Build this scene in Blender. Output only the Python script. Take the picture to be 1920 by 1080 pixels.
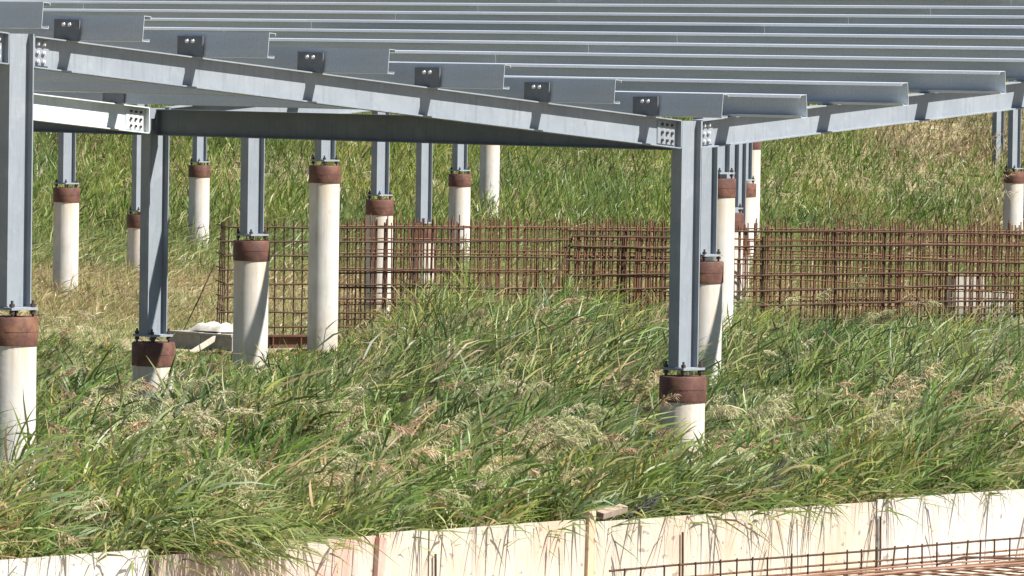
import bpy, math, random
import numpy as np
from mathutils import Vector, Matrix, Euler

random.seed(7); RNG = np.random.default_rng(11)
for o in list(bpy.data.objects): bpy.data.objects.remove(o, do_unlink=True)
scene = bpy.context.scene
COL = scene.collection
R = math.radians

# ------------------------------------------------------------------ place
# ground level z = 0, eye height EYE; the frame axes are A (along the rafters) and B (along the purlins)
EYE = 3.85
FPX = 11517.85
PHI = 0.790123
XB, YB = 1.50609, 53.64268          # corner column
LA, LB = 7.69306, 6.93046           # bay along the rafters, along the purlins
ZV = EYE - 0.5224                   # rafter top over the valley columns
SL = 0.085568                       # roof slope
ZCAP, SCAP = EYE - 2.7489, 0.669685 # pile head height over valley, rise per bay
AX = Vector((math.cos(PHI), math.sin(PHI), 0)); BX = Vector((-math.sin(PHI), math.cos(PHI), 0))
def W(a, b, z=0.0): return Vector((XB, YB, z)) + AX * a + BX * b

# ------------------------------------------------------------------ camera
cam = bpy.data.cameras.new('camera'); camo = bpy.data.objects.new('camera', cam); COL.objects.link(camo)
cam.sensor_width = 36.0; cam.lens = FPX * 36.0 / 1920.0
cam.clip_start = 1.0; cam.clip_end = 6000.0
pitch = math.atan((540 - 110.30) / FPX)
camo.matrix_world = Matrix.Translation((0, 0, EYE)) @ Euler((math.pi / 2 - pitch, 0, 0)).to_matrix().to_4x4() @ Matrix.Rotation(0.01476, 4, 'Z')
scene.camera = camo

# ------------------------------------------------------------------ light
SUN_EL = R(53); DAZ = R(21)
sh = (-BX) * math.cos(DAZ) + AX * math.sin(DAZ)
SUN = Vector((sh.x * math.cos(SUN_EL), sh.y * math.cos(SUN_EL), math.sin(SUN_EL)))
world = bpy.data.worlds.new('World'); scene.world = world; world.use_nodes = True
wn = world.node_tree.nodes; wl = world.node_tree.links
sky = wn.new('ShaderNodeTexSky'); sky.sky_type = 'NISHITA'; sky.sun_disc = False
sky.sun_elevation = SUN_EL; sky.sun_rotation = math.atan2(SUN.x, SUN.y)
sky.air_density = 0.5; sky.dust_density = 0.1; sky.ozone_density = 1.0
wl.new(sky.outputs[0], wn['Background'].inputs[0]); wn['Background'].inputs[1].default_value = 0.05
sl = bpy.data.lights.new('sun', 'SUN'); sl.energy = 5.0; sl.angle = R(0.53); sl.color = (1.0, 0.955, 0.89)
so = bpy.data.objects.new('sun', sl); COL.objects.link(so); so.rotation_euler = SUN.to_track_quat('Z', 'Y').to_euler(); so.location = (20, 20, 60)
scene.view_settings.view_transform = 'Standard'; scene.view_settings.look = 'None'
scene.view_settings.gamma = 1.0; scene.view_settings.use_curve_mapping = False
scene.view_settings.exposure = 1.25

# ------------------------------------------------------------------ materials
def mat(name): 
    m = bpy.data.materials.new(name); m.use_nodes = True
    return m, m.node_tree.nodes, m.node_tree.links, m.node_tree.nodes['Principled BSDF']
def noise(n, l, scale, detail=4, vec=None, rough=.55):
    t = n.new('ShaderNodeTexNoise'); t.inputs['Scale'].default_value = scale; t.inputs['Detail'].default_value = detail
    t.inputs['Roughness'].default_value = rough
    if vec is not None: l.new(vec, t.inputs['Vector'])
    return t.outputs['Fac']
def ramp(n, l, fac, stops):
    r = n.new('ShaderNodeValToRGB'); e = r.color_ramp.elements
    while len(e) < len(stops): e.new(0.5)
    for i, (p, c) in enumerate(stops): e[i].position = p; e[i].color = (*c, 1) if len(c) == 3 else c
    l.new(fac, r.inputs[0]); return r.outputs[0]
def mapping(n, l, sc, kind='Object'):
    tc = n.new('ShaderNodeTexCoord'); mp = n.new('ShaderNodeMapping'); mp.inputs['Scale'].default_value = sc
    l.new(tc.outputs[kind], mp.inputs[0]); return mp.outputs[0]
def mixc(n, l, fac, a, b, mode='MIX'):
    m = n.new('ShaderNodeMix'); m.data_type = 'RGBA'; m.blend_type = mode
    for v, s in ((fac, m.inputs[0]), (a, m.inputs[6]), (b, m.inputs[7])):
        if hasattr(v, 'links') or hasattr(v, 'is_linked'): l.new(v, s)
        elif isinstance(v, tuple): s.default_value = (*v, 1)
        else: s.default_value = v
    return m.outputs[2]
def objrand(n):
    return n.new('ShaderNodeObjectInfo').outputs['Random']
def mathn(n, l, op, a, b=0.0):
    m = n.new('ShaderNodeMath'); m.operation = op
    for v, s in ((a, m.inputs[0]), (b, m.inputs[1])):
        if hasattr(v, 'is_linked'): l.new(v, s)
        else: s.default_value = v
    return m.outputs[0]
def bump(n, l, bsdf, h, strength, dist):
    b = n.new('ShaderNodeBump'); b.inputs['Strength'].default_value = strength; b.inputs['Distance'].default_value = dist
    l.new(h, b.inputs['Height']); l.new(b.outputs[0], bsdf.inputs['Normal'])

def painted_steel(name, c0, c1, rust=0.66):
    m, n, l, p = mat(name)
    v = mapping(n, l, (1, 1, 1)); v2 = mapping(n, l, (9, 9, .8))
    c = ramp(n, l, noise(n, l, 2.2, 5, v), [(.3, c0), (.7, c1)])
    streak = ramp(n, l, noise(n, l, 3.0, 4, v2), [(.52, (0, 0, 0)), (.75, (1, 1, 1))])
    c = mixc(n, l, mathn(n, l, 'MULTIPLY', streak, .5), c, tuple(x * .66 for x in c0))
    dust = ramp(n, l, noise(n, l, 5.5, 8, v, .75), [(.5, (0, 0, 0)), (.72, (1, 1, 1))])
    c = mixc(n, l, mathn(n, l, 'MULTIPLY', dust, .3), c, tuple(min(1, x * 1.35 + .03) for x in c1))
    rs = ramp(n, l, noise(n, l, 14, 6, v, .7), [(rust, (0, 0, 0)), (rust + .05, (1, 1, 1))])
    c = mixc(n, l, mathn(n, l, 'MULTIPLY', rs, .6), c, (.13, .07, .045))
    l.new(c, p.inputs['Base Color']); p.inputs['Roughness'].default_value = .6; p.inputs['Specular IOR Level'].default_value = .2
    bump(n, l, p, noise(n, l, 30, 3, v), .05, .01)
    return m
M = {}
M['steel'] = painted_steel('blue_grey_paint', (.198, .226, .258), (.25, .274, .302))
M['steel_tie'] = painted_steel('shade_darkened_paint', (.10, .12, .135), (.125, .145, .16), .72)  # frame paint made darker: the tie beams' shade is in the colour
M['steel_pale'] = painted_steel('pale_primer_paint', (.52, .56, .57), (.60, .63, .63), .74)
def galv():
    m, n, l, p = mat('galvanised_zinc')
    v = mapping(n, l, (6, .35, 6)); v3 = mapping(n, l, (20, 20, 20))
    c = ramp(n, l, noise(n, l, 3, 5, v), [(.3, (.42, .475, .525)), (.72, (.55, .60, .645))])
    c = mixc(n, l, .22, c, ramp(n, l, noise(n, l, 2, 2, v3), [(.35, (.45, .48, .51)), (.65, (.78, .8, .82))]))
    r = objrand(n)
    c = mixc(n, l, mathn(n, l, 'MULTIPLY', r, .38), c, (.36, .39, .40))
    l.new(c, p.inputs['Base Color']); p.inputs['Metallic'].default_value = .12; p.inputs['Roughness'].default_value = .38
    return m
M['galv'] = galv()
def simple(name, c0, c1, sc=6, rough=.8, metallic=0, b=.0, det=6, spec=.3):
    m, n, l, p = mat(name); v = mapping(n, l, (1, 1, 1))
    f = noise(n, l, sc, det, v, .65)
    l.new(ramp(n, l, f, [(.32, c0), (.68, c1)]), p.inputs['Base Color'])
    p.inputs['Roughness'].default_value = rough; p.inputs['Metallic'].default_value = metallic; p.inputs['Specular IOR Level'].default_value = spec
    if b: bump(n, l, p, f, b, .02)
    return m
M['cleat'] = simple('dark_plate_steel', (.12, .135, .15), (.18, .195, .21), 8, .55)
M['bolt'] = simple('zinc_bolt', (.50, .52, .54), (.7, .71, .72), 40, .35, .3)
M['dark_bolt'] = simple('blackened_bolt', (.035, .03, .028), (.09, .06, .045), 30, .6)
def band_mat():
    m, n, l, p = mat('red_oxide_steel'); tc = n.new('ShaderNodeTexCoord'); oi = n.new('ShaderNodeObjectInfo')
    ad = n.new('ShaderNodeVectorMath'); ad.operation = 'ADD'; l.new(tc.outputs['Object'], ad.inputs[0]); l.new(oi.outputs['Location'], ad.inputs[1]); v = ad.outputs[0]
    c = ramp(n, l, noise(n, l, 6, 7, v, .7), [(.28, (.048, .021, .017)), (.5, (.10, .040, .028)), (.72, (.17, .075, .042))])
    k = ramp(n, l, noise(n, l, 3.3, 6, v, .65), [(.56, (0, 0, 0)), (.66, (1, 1, 1))])
    c = mixc(n, l, mathn(n, l, 'MULTIPLY', k, .7), c, (.20, .095, .05))
    l.new(c, p.inputs['Base Color']); p.inputs['Roughness'].default_value = .7; bump(n, l, p, noise(n, l, 22, 5, v, .7), .35, .01)
    return m
M['band'] = band_mat()
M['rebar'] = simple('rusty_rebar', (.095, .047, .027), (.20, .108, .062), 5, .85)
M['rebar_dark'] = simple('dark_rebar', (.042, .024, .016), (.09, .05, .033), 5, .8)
M['mat_bar'] = simple('fresh_rust_rebar', (.16, .085, .058), (.30, .185, .13), 5, .85)
M['cement_pale'] = simple('blinding_concrete', (.36, .33, .28), (.50, .46, .40), 4, .9, 0, .3)
M['cement'] = simple('grey_cement', (.22, .21, .18), (.34, .325, .28), 5, .9, 0, .4)
M['sack'] = simple('white_woven_sack', (.40, .385, .33), (.54, .52, .46), 9, .8, 0, .3)
M['net'] = simple('grey_plastic_net', (.075, .078, .082), (.15, .15, .155), 9, .8)
def pile_mat():
    m, n, l, p = mat('spun_concrete')
    tc = n.new('ShaderNodeTexCoord'); sp = n.new('ShaderNodeSeparateXYZ'); l.new(tc.outputs['Object'], sp.inputs[0])
    v = mapping(n, l, (1, 1, 1)); vs = mapping(n, l, (10, 10, .7))
    c = ramp(n, l, noise(n, l, 3, 6, v), [(.3, (.47, .455, .425)), (.7, (.59, .575, .545))])
    # ochre wash running down from the rusty band: z is measured down from the band
    f = n.new('ShaderNodeMapRange'); f.inputs[1].default_value = -.95; f.inputs[2].default_value = -.2; l.new(sp.outputs[2], f.inputs[0])
    st = mathn(n, l, 'MULTIPLY', f.outputs[0], ramp(n, l, noise(n, l, 1.6, 5, vs), [(.38, (0, 0, 0)), (.62, (1, 1, 1))]))
    c = mixc(n, l, mathn(n, l, 'MULTIPLY', st, .6), c, (.50, .34, .18))
    sp2 = ramp(n, l, noise(n, l, 9, 8, v, .7), [(.6, (0, 0, 0)), (.72, (1, 1, 1))])
    c = mixc(n, l, mathn(n, l, 'MULTIPLY', sp2, .45), c, (.25, .22, .17))
    stk = ramp(n, l, noise(n, l, 2.4, 6, vs, .7), [(.54, (0, 0, 0)), (.72, (1, 1, 1))])
    c = mixc(n, l, mathn(n, l, 'MULTIPLY', stk, .5), c, (.31, .27, .21))
    ge = n.new('ShaderNodeNewGeometry'); gs = n.new('ShaderNodeSeparateXYZ'); l.new(ge.outputs['Position'], gs.inputs[0])
    mud = n.new('ShaderNodeMapRange'); mud.inputs[1].default_value = .75; mud.inputs[2].default_value = .15; l.new(gs.outputs[2], mud.inputs[0])
    mf = mathn(n, l, 'MULTIPLY', mud.outputs[0], ramp(n, l, noise(n, l, 5, 7, v, .7), [(.35, (0, 0, 0)), (.65, (1, 1, 1))]))
    c = mixc(n, l, mathn(n, l, 'MULTIPLY', mf, .6), c, (.30, .24, .16))
    l.new(c, p.inputs['Base Color']); p.inputs['Roughness'].default_value = .9; p.inputs['Specular IOR Level'].default_value = .2
    bump(n, l, p, noise(n, l, 25, 5, v), .15, .01)
    return m
M['pile'] = pile_mat()
def ply(name, base, stain, amt):
    m, n, l, p = mat(name)
    oi = n.new('ShaderNodeObjectInfo'); tc = n.new('ShaderNodeTexCoord')
    ad = n.new('ShaderNodeVectorMath'); ad.operation = 'ADD'; l.new(tc.outputs['Object'], ad.inputs[0])
    cx = n.new('ShaderNodeCombineXYZ'); l.new(mathn(n, l, 'MULTIPLY', oi.outputs['Random'], 40.), cx.inputs[0]); l.new(cx.outputs[0], ad.inputs[1])
    def mp(sc):
        q = n.new('ShaderNodeMapping'); q.inputs['Scale'].default_value = sc; l.new(ad.outputs[0], q.inputs[0]); return q.outputs[0]
    c = ramp(n, l, noise(n, l, 1.5, 5, mp((1, 1, .8))), [(.3, tuple(x * .86 for x in base)), (.7, base)])
    g = ramp(n, l, noise(n, l, 2.5, 6, mp((9, 3, .55)), .6), [(.45, (0, 0, 0)), (.8, (1, 1, 1))])
    c = mixc(n, l, mathn(n, l, 'MULTIPLY', g, .75), c, tuple(x * .5 for x in base))
    dk = ramp(n, l, noise(n, l, 2.0, 7, mp((5, 2, .5)), .75), [(.50, (0, 0, 0)), (.68, (1, 1, 1))])
    c = mixc(n, l, mathn(n, l, 'MULTIPLY', dk, .6), c, tuple(x * y for x, y in zip(base, (.5, .46, .42))))
    s = ramp(n, l, noise(n, l, 1.1, 4, mp((1.5, 1, 1.1))), [(.5, (0, 0, 0)), (.68, (1, 1, 1))])
    c = mixc(n, l, mathn(n, l, 'MULTIPLY', s, amt), c, stain)
    gr = ramp(n, l, noise(n, l, 1.7, 6, mp((2.2, 1, 1.6)), .7), [(.5, (0, 0, 0)), (.7, (1, 1, 1))])
    c = mixc(n, l, mathn(n, l, 'MULTIPLY', gr, .55), c, (.36, .34, .32))
    k = ramp(n, l, noise(n, l, 13, 4, mp((1, 1, 1)), .5), [(.65, (0, 0, 0)), (.69, (1, 1, 1))])
    c = mixc(n, l, mathn(n, l, 'MULTIPLY', k, .7), c, (.16, .12, .09))
    l.new(c, p.inputs['Base Color']); p.inputs['Roughness'].default_value = .75
    return m
M['ply'] = ply('cream_plywood', (.50, .445, .365), (.46, .30, .21), .8)
M['ply_pink'] = ply('red_stained_plywood', (.50, .40, .345), (.45, .20, .16), .8)
M['ply_pale'] = ply('pale_plywood', (.54, .51, .465), (.44, .36, .31), .7)
M['ply_dark'] = ply('weathered_shaded_plywood', (.34, .26, .21), (.22, .14, .11), .6)  # weathered wood; on the wall panel the dark tone paints in reed shade
M['timber'] = ply('timber', (.56, .40, .26), (.42, .24, .15), .4)
M['plank'] = ply('grey_plank', (.52, .49, .42), (.42, .37, .29), .4)
def soil():
    m, n, l, p = mat('soil'); v = mapping(n, l, (1, 1, 1))
    c = ramp(n, l, noise(n, l, .6, 8, v, .7), [(.3, (.12, .11, .06)), (.5, (.22, .19, .11)), (.7, (.36, .31, .19))])
    l.new(c, p.inputs['Base Color']); p.inputs['Roughness'].default_value = 1; p.inputs['Specular IOR Level'].default_value = .1
    bump(n, l, p, noise(n, l, 5, 6, v), .8, .05)
    return m
M['soil'] = soil()
def leaf(name, trans=.54, rough=.45):
    m, n, l, p = mat(name)
    at = n.new('ShaderNodeAttribute'); at.attribute_name = 'tint'
    l.new(at.outputs['Color'], p.inputs['Base Color']); p.inputs['Roughness'].default_value = rough; p.inputs['Specular IOR Level'].default_value = .6
    tr = n.new('ShaderNodeBsdfTranslucent'); l.new(at.outputs['Color'], tr.inputs[0])
    mx = n.new('ShaderNodeMixShader'); mx.inputs[0].default_value = trans
    l.new(p.outputs[0], mx.inputs[1]); l.new(tr.outputs[0], mx.inputs[2])
    l.new(mx.outputs[0], n['Material Output'].inputs[0])
    return m
M['leaf'] = leaf('reed_leaf'); M['plume'] = leaf('reed_plume', .45, .8)

# ------------------------------------------------------------------ mesh helpers
class MB:
    def __init__(s): s.v = []; s.f = []; s.sm = []
    def add(s, v, f, smooth=False):
        k = len(s.v); s.v += [tuple(q) for q in v]; s.f += [tuple(i + k for i in q) for q in f]; s.sm += [smooth] * len(f); return s
    def box(s, x0, x1, y0, y1, z0, z1, shear=0.0):
        V = [(x, y, z + shear * x) for z in (z0, z1) for y in (y0, y1) for x in (x0, x1)]
        return s.add(V, [(0, 2, 3, 1), (4, 5, 7, 6), (0, 1, 5, 4), (2, 6, 7, 3), (0, 4, 6, 2), (1, 3, 7, 5)])
    def prism(s, prof, p0, p1, ux, uy):
        n = len(prof); p0, p1, ux, uy = map(Vector, (p0, p1, ux, uy))
        V = [p0 + ux * a + uy * b for a, b in prof] + [p1 + ux * a + uy * b for a, b in prof]
        F = [tuple(range(n))[::-1], tuple(range(n, 2 * n))] + [(i, (i + 1) % n, n + (i + 1) % n, n + i) for i in range(n)]
        return s.add(V, F)
    def tube(s, pts, r, n=6, smooth=True):
        pts = [Vector(p) for p in pts]; V = []; F = []
        for i, p in enumerate(pts):
            d = (pts[min(i + 1, len(pts) - 1)] - pts[max(i - 1, 0)]).normalized()
            u = d.cross(Vector((0, 0, 1)) if abs(d.z) < .9 else Vector((1, 0, 0))).normalized(); w = d.cross(u)
            rr = r[i] if isinstance(r, (list, tuple)) else r
            for k in range(n):
                a = 2 * math.pi * k / n; V.append(p + u * (math.cos(a) * rr) + w * (math.sin(a) * rr))
        for i in range(len(pts) - 1):
            for k in range(n): F.append((i * n + k, i * n + (k + 1) % n, (i + 1) * n + (k + 1) % n, (i + 1) * n + k))
        s.add(V, F, smooth)
        s.add([V[k] for k in range(n)], [tuple(range(n))[::-1]]); s.add([V[-n + k] for k in range(n)], [tuple(range(n))])
        return s
    def mesh(s, name, m):
        me = bpy.data.meshes.new(name); me.from_pydata(s.v, [], s.f); me.materials.append(M[m] if isinstance(m, str) else m)
        me.polygons.foreach_set('use_smooth', s.sm)
        me.update(); return me
def link(name, me, parent=None, loc=(0, 0, 0), rot=(0, 0, 0)):
    o = bpy.data.objects.new(name, me); COL.objects.link(o); o.parent = parent; o.location = loc; o.rotation_euler = rot; return o
def tag(o, label=None, cat=None, group=None, kind=None):
    if label: o['label'] = label
    if cat: o['category'] = cat
    if group: o['group'] = group
    if kind: o['kind'] = kind
    return o
def thing(name, label, cat, loc=(0, 0, 0), rz=0.0, group=None):
    return tag(link(name, None, None, loc, (0, 0, rz)), label, cat, group)
def part(name, mb, m, parent, loc=(0, 0, 0), rot=(0, 0, 0)): return link(name, mb.mesh(name, m), parent, loc, rot)

def hprof(h, bf, tw, tf):   # profile in (side, up); top of section at 0
    return [(-bf/2, 0), (bf/2, 0), (bf/2, -tf), (tw/2, -tf), (tw/2, -h+tf), (bf/2, -h+tf), (bf/2, -h), (-bf/2, -h), (-bf/2, -h+tf), (-tw/2, -h+tf), (-tw/2, -tf), (-bf/2, -tf)]
def bolt_mesh(r, L, m, axis='y', n=6):
    b = MB(); v = {'y': (0, 1, 0), 'x': (1, 0, 0), 'z': (0, 0, 1)}[axis]
    d = Vector(v); b.tube([-d * L * .5, d * L * .5], r, n, False); b.tube([-d * L * .75, d * L * .75], r * .5, n, False)
    return b.mesh('bolt', m)

# ------------------------------------------------------------------ terrain
def smooth(e0, e1, x):
    t = np.clip((x - e0) / (e1 - e0), 0, 1); return t * t * (3 - 2 * t)
def vnoise(x, y, s, seed=0):
    x = x / s; y = y / s; xi = np.floor(x); yi = np.floor(y); fx = x - xi; fy = y - yi
    fx = fx * fx * (3 - 2 * fx); fy = fy * fy * (3 - 2 * fy)
    def h(a, b): 
        q = np.sin(a * 127.1 + b * 311.7 + seed * 74.7) * 43758.5453; return q - np.floor(q)
    return (h(xi, yi) * (1 - fx) + h(xi + 1, yi) * fx) * (1 - fy) + (h(xi, yi + 1) * (1 - fx) + h(xi + 1, yi + 1) * fx) * fy
WALL_B0, WALL_T = -2.30, 0.05     # formwork line b = B0 + T * a
def ground_z(x, y):
    x = np.asarray(x, float); y = np.asarray(y, float)
    z = smooth(117, 150, y) * 3.6 + smooth(150, 420, y) * 6
    z = z + (vnoise(x, y, 5.0, 3) - .5) * .12 * (1 + smooth(110, 130, y) * 3)
    z = z - smooth(98, 105, y) * (1 - smooth(112, 120, y)) * .15
    return z
def build_ground():
    # one sheet laid out along the wall: t along the formwork, n behind it; the step down into the pit is part of it
    th = PHI + WALL_T; U = Vector((math.cos(th), math.sin(th))); N = Vector((-math.sin(th), math.cos(th)))
    o = W(0, WALL_B0); ts = np.concatenate([[-2600, -900, -300, -130], np.arange(-70, 131, 2.0), [180, 320, 900, 2600]])
    ns = np.concatenate([[-2600, -700, -150, -60, -30, -12, -6, -3, -1, 0.03, 0.0301], np.arange(.6, 12, 1.2), np.arange(12, 130, 2.4), [150, 190, 260, 420, 900, 2600]])
    T, Nn = np.meshgrid(ts, ns); X = o.x + T * U.x + Nn * N.x; Y = o.y + T * U.y + Nn * N.y
    Z = ground_z(X, Y); pit = Nn < 0.0301
    Z = np.where(pit, -.62 + (vnoise(X, Y, 2., 5) - .5) * .06, Z)
    V = np.stack([X, Y, Z], -1).reshape(-1, 3); nt = len(ts)
    F = [(j * nt + i, j * nt + i + 1, (j + 1) * nt + i + 1, (j + 1) * nt + i) for j in range(len(ns) - 1) for i in range(nt - 1)]
    b = MB(); b.v = [tuple(q) for q in V]; b.f = F; b.sm = [False] * len(F)
    tag(link('ground', b.mesh('ground', 'soil')), 'soil of the reed field, the bank behind it and the dug pit', None, None, 'structure')
build_ground()

# ------------------------------------------------------------------ piles and columns
def zcap(i): return ZCAP + SCAP * abs(((i + 2) % 4) - 2)
def zbeam(i): return ZV + SL * LA * abs(((i + 2) % 4) - 2)
R_P = .2
def pile_meshes(i):
    zc = zcap(i); n = 32
    s = MB(); s.tube([(0, 0, -zc - .6), (0, 0, -zc + .3), (0, 0, -.7), (0, 0, -.22)], R_P - .004, n)
    b = MB(); b.tube([(0, 0, -.225), (0, 0, -.21), (0, 0, -.012), (0, 0, 0)], [R_P + .003, R_P + .006, R_P + .006, R_P + .001], n)
    b.tube([(0, 0, -.116), (0, 0, -.110)], R_P + .008, n)
    return s.mesh('shaft', 'pile'), b.mesh('steel_band', 'band')
BASEGAP = .055
PM = {}; CMs = {}
baseplate = MB().box(-.137, .137, -.135, .135, 0, .020).mesh('base_plate', 'steel')
ab = MB(); ab.tube([(0, 0, -.075), (0, 0, .075)], .011, 8); ab.tube([(0, 0, .024), (0, 0, .048)], .023, 6, False); ab.tube([(0, 0, -.032), (0, 0, -.004)], .023, 6, False)
anchor = ab.mesh('anchor_bolt', 'dark_bolt')
def column_mesh(i):
    L = zbeam(i) - (zcap(i) + BASEGAP) + .004
    b = MB(); pr = [(x, y + .125) for x, y in hprof(.25, .125, .007, .011)]   # (b, a)
    b.prism(pr, (0, 0, .022), (0, 0, L), (0, 1, 0), (1, 0, 0))
    return b.mesh('shaft', 'steel')
def near(k): return ['first', 'second', 'third', 'fourth', 'fifth', 'sixth', 'seventh', 'eighth', 'ninth'][k]
def put_support(i, j, plabel, clabel, dx=0.0, dy=0.0, dark=False):
    key = ((i + 2) % 4)
    if key not in PM: PM[key] = pile_meshes(i); CMs[key] = column_mesh(i)
    loc = W(i * LA + dx, j * LB + dy, zcap(i))
    t = thing('concrete_pile', plabel, 'pile', (loc.x, loc.y, loc.z), PHI + random.uniform(0, 6), 'concrete piles of the steel frame')
    link('shaft', PM[key][0], t); link('steel_band', PM[key][1], t)
    c = W(i * LA, j * LB, zcap(i) + BASEGAP)
    t = thing('steel_column', clabel, 'column', (c.x, c.y, c.z), PHI, 'columns of the steel frame')
    link('shaft', CMs[key], t); link('base_plate', baseplate, t)
    for sx in (-1, 1):
        for sy in (-1, 1): link('anchor_bolt', anchor, t, (sx * .108, sy * .105, 0), (0, 0, random.uniform(0, 1)))
    return t
A_extra = {-1: ('concrete pile with ochre wash under the column at the raised end of the cleated rafter', 'blue grey column carrying the raised end of the rafter with dark cleats'),
           0: ('half shaded rust banded pile low in the grass beside the grey cement kerb', 'blue grey column where the dark tie beam meets the pale rafter')}
for k in range(-1, 7):
    pl, cl = A_extra.get(k, (f'rust banded pile, {near(k-1)} behind the half shaded kerbside pile in its row', f'blue grey column, {near(k-1)} behind the tie beam and pale rafter joint in its row'))
    put_support(k, k + 1, pl, cl, *{-1: (0.0, .02), 0: (.0, -.01)}.get(k, (0, 0)))
for k in range(0, 7):
    if k == 0: pl, cl = 'short rust banded concrete pile under the valley corner column among reeds', 'corner column where the two front rafters meet in a valley'
    else: pl, cl = f'rust banded pile, {near(k)} behind the valley corner column in its row', f'blue grey column, {near(k)} behind the valley corner column in its row'
    put_support(k, k, pl, cl)
for q, (i, j) in enumerate(((3, 5), (4, 6), (5, 7))):
    put_support(i, j, f'banded pile, {near(q)} of three in dry grass and reeds beyond the kerb', f'blue grey column, {near(q)} of three in dry grass and reeds beyond the kerb')
for q, (i, j) in enumerate(((7, 6), (8, 7))):
    put_support(i, j, ('rust banded pile behind the sagging rebar grid below the rising rafter', 'concrete pile sunk in reeds right behind the pile below the rising rafter')[q],
                ('blue grey column behind the sagging rebar grid below the rising rafter', 'far blue grey column whose foot is lost in the reeds below the rising rafter')[q])

# ------------------------------------------------------------------ rafters and tie beams
bolt_y = bolt_mesh(.017, .03, 'bolt', 'y'); bolt_yd = bolt_mesh(.014, .026, 'dark_bolt', 'y')
bolt_x = bolt_mesh(.018, .03, 'bolt', 'x')
cleat_me = MB().box(-.004, .004, -.15, .15, 0, .168).mesh('purlin_cleat', 'cleat')
RAF = {}
H_B = .25
def rafter(i, j, label, matname='steel', cleats=(), bolts=True, holes_end=False):
    up = abs(((i + 1 + 2) % 4) - 2) > abs(((i + 2) % 4) - 2)
    s = SL if up else -SL
    c = W(i * LA, j * LB, zbeam(i))
    t = thing('rafter_beam', label, 'beam', (c.x, c.y, c.z), PHI, 'rafters of the steel frame')
    key = (up, matname)
    if key not in RAF:
        x0, x1 = .137, LA - .137
        b = MB(); b.prism(hprof(H_B, .125, .0065, .0105), (x0, 0, s * x0), (x1, 0, s * x1), (0, 1, 0), (0, 0, 1))
        e = MB()
        for xx, d in ((x0, -1), (x1, 1)): e.box(min(xx, xx + d * .0105), max(xx, xx + d * .0105), -.06, .06, s * xx - H_B + .004, s * xx - .004)
        RAF[key] = (b.mesh('beam', matname), e.mesh('end_plate', matname))
    link('beam', RAF[key][0], t); link('end_plate', RAF[key][1], t)
    if bolts:
        for end in (0, 1):
            xx = .137 if end == 0 else LA - .137; d = 1 if end == 0 else -1
            dk = holes_end and end == 1
            ncol = 3 if end == 1 else 2
            xa, xb = sorted((xx + d * .03, xx + d * (.06 + .062 * ncol)))
            part('splice_plate', MB().box(xa, xb, -.0105, -.0035, -H_B + .026, -.026, s), matname, t)
            for cx in range(ncol):
                for r in range(3):
                    px = xx + d * (.065 + .062 * cx)
                    link('bolt', bolt_yd if dk else bolt_y, t, (px, -.012, s * px - .055 - .068 * r))
    for a in cleats:
        o = link('purlin_cleat', cleat_me, t, (a - .012, random.uniform(-.02, .02), s * a - .001), (random.uniform(-.03, .03), 0, random.uniform(-.02, .02)))
        for y in (-.035, .035): link('bolt', bolt_x, o, (-.008, y - .01, .128))
    return t
ROWS_L = [-.529, -1.864, -3.189, -4.516, -5.848, -7.181, -8.22]
cl0 = [LA + a for a in ROWS_L if -LA + .2 < a]
rafter(-1, 0, 'pale grey front rafter with dark bolted cleats sloping down to the valley corner', 'steel', cl0, holes_end=True)
rafter(-2, 0, 'grey rafter continuing uphill past the column at the cleated rafter\'s raised end', 'steel', [2 * LA + ROWS_L[-1]])
rafter(0, 0, 'grey rafter rising from the valley corner under the lipped purlins', 'steel')
rafter(-1, 1, 'whitish rafter behind the front one, dropping to the dark tie beam', 'steel_pale', cl0, holes_end=True)
for j in (1, 2, 3):
    for i in (0, 1): rafter(i, j, f'{"lower" if i == 0 else "upper"} inner rafter hidden under the lipped purlins, {near(j-1)} frame behind the front', 'steel', bolts=False)
rafter(1, 0, 'upper front rafter rising on towards the ridge under the lipped purlins', 'steel', bolts=False)
def tie(i, j, label):
    c = W(i * LA, j * LB, zbeam(i) - .006)
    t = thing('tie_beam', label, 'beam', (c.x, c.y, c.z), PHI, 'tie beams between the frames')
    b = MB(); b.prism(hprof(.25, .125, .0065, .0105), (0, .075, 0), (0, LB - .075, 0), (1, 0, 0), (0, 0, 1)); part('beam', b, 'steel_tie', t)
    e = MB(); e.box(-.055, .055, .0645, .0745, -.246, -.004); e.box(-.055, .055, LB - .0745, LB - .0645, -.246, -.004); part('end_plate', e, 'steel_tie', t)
    g = MB(); g.box(-.0035, .0035, .005, .064, -.2, -.03); g.box(-.0035, .0035, LB - .064, LB - .005, -.2, -.03); part('web_plate', g, 'steel_tie', t)
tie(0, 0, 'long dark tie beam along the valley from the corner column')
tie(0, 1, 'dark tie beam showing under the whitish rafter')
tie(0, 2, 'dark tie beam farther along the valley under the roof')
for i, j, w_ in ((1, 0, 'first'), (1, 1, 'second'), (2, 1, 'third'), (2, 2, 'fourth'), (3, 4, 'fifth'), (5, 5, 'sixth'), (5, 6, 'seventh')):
    tie(i, j, f'{w_} tie beam hidden under the roof behind the valley tie beam')

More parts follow.
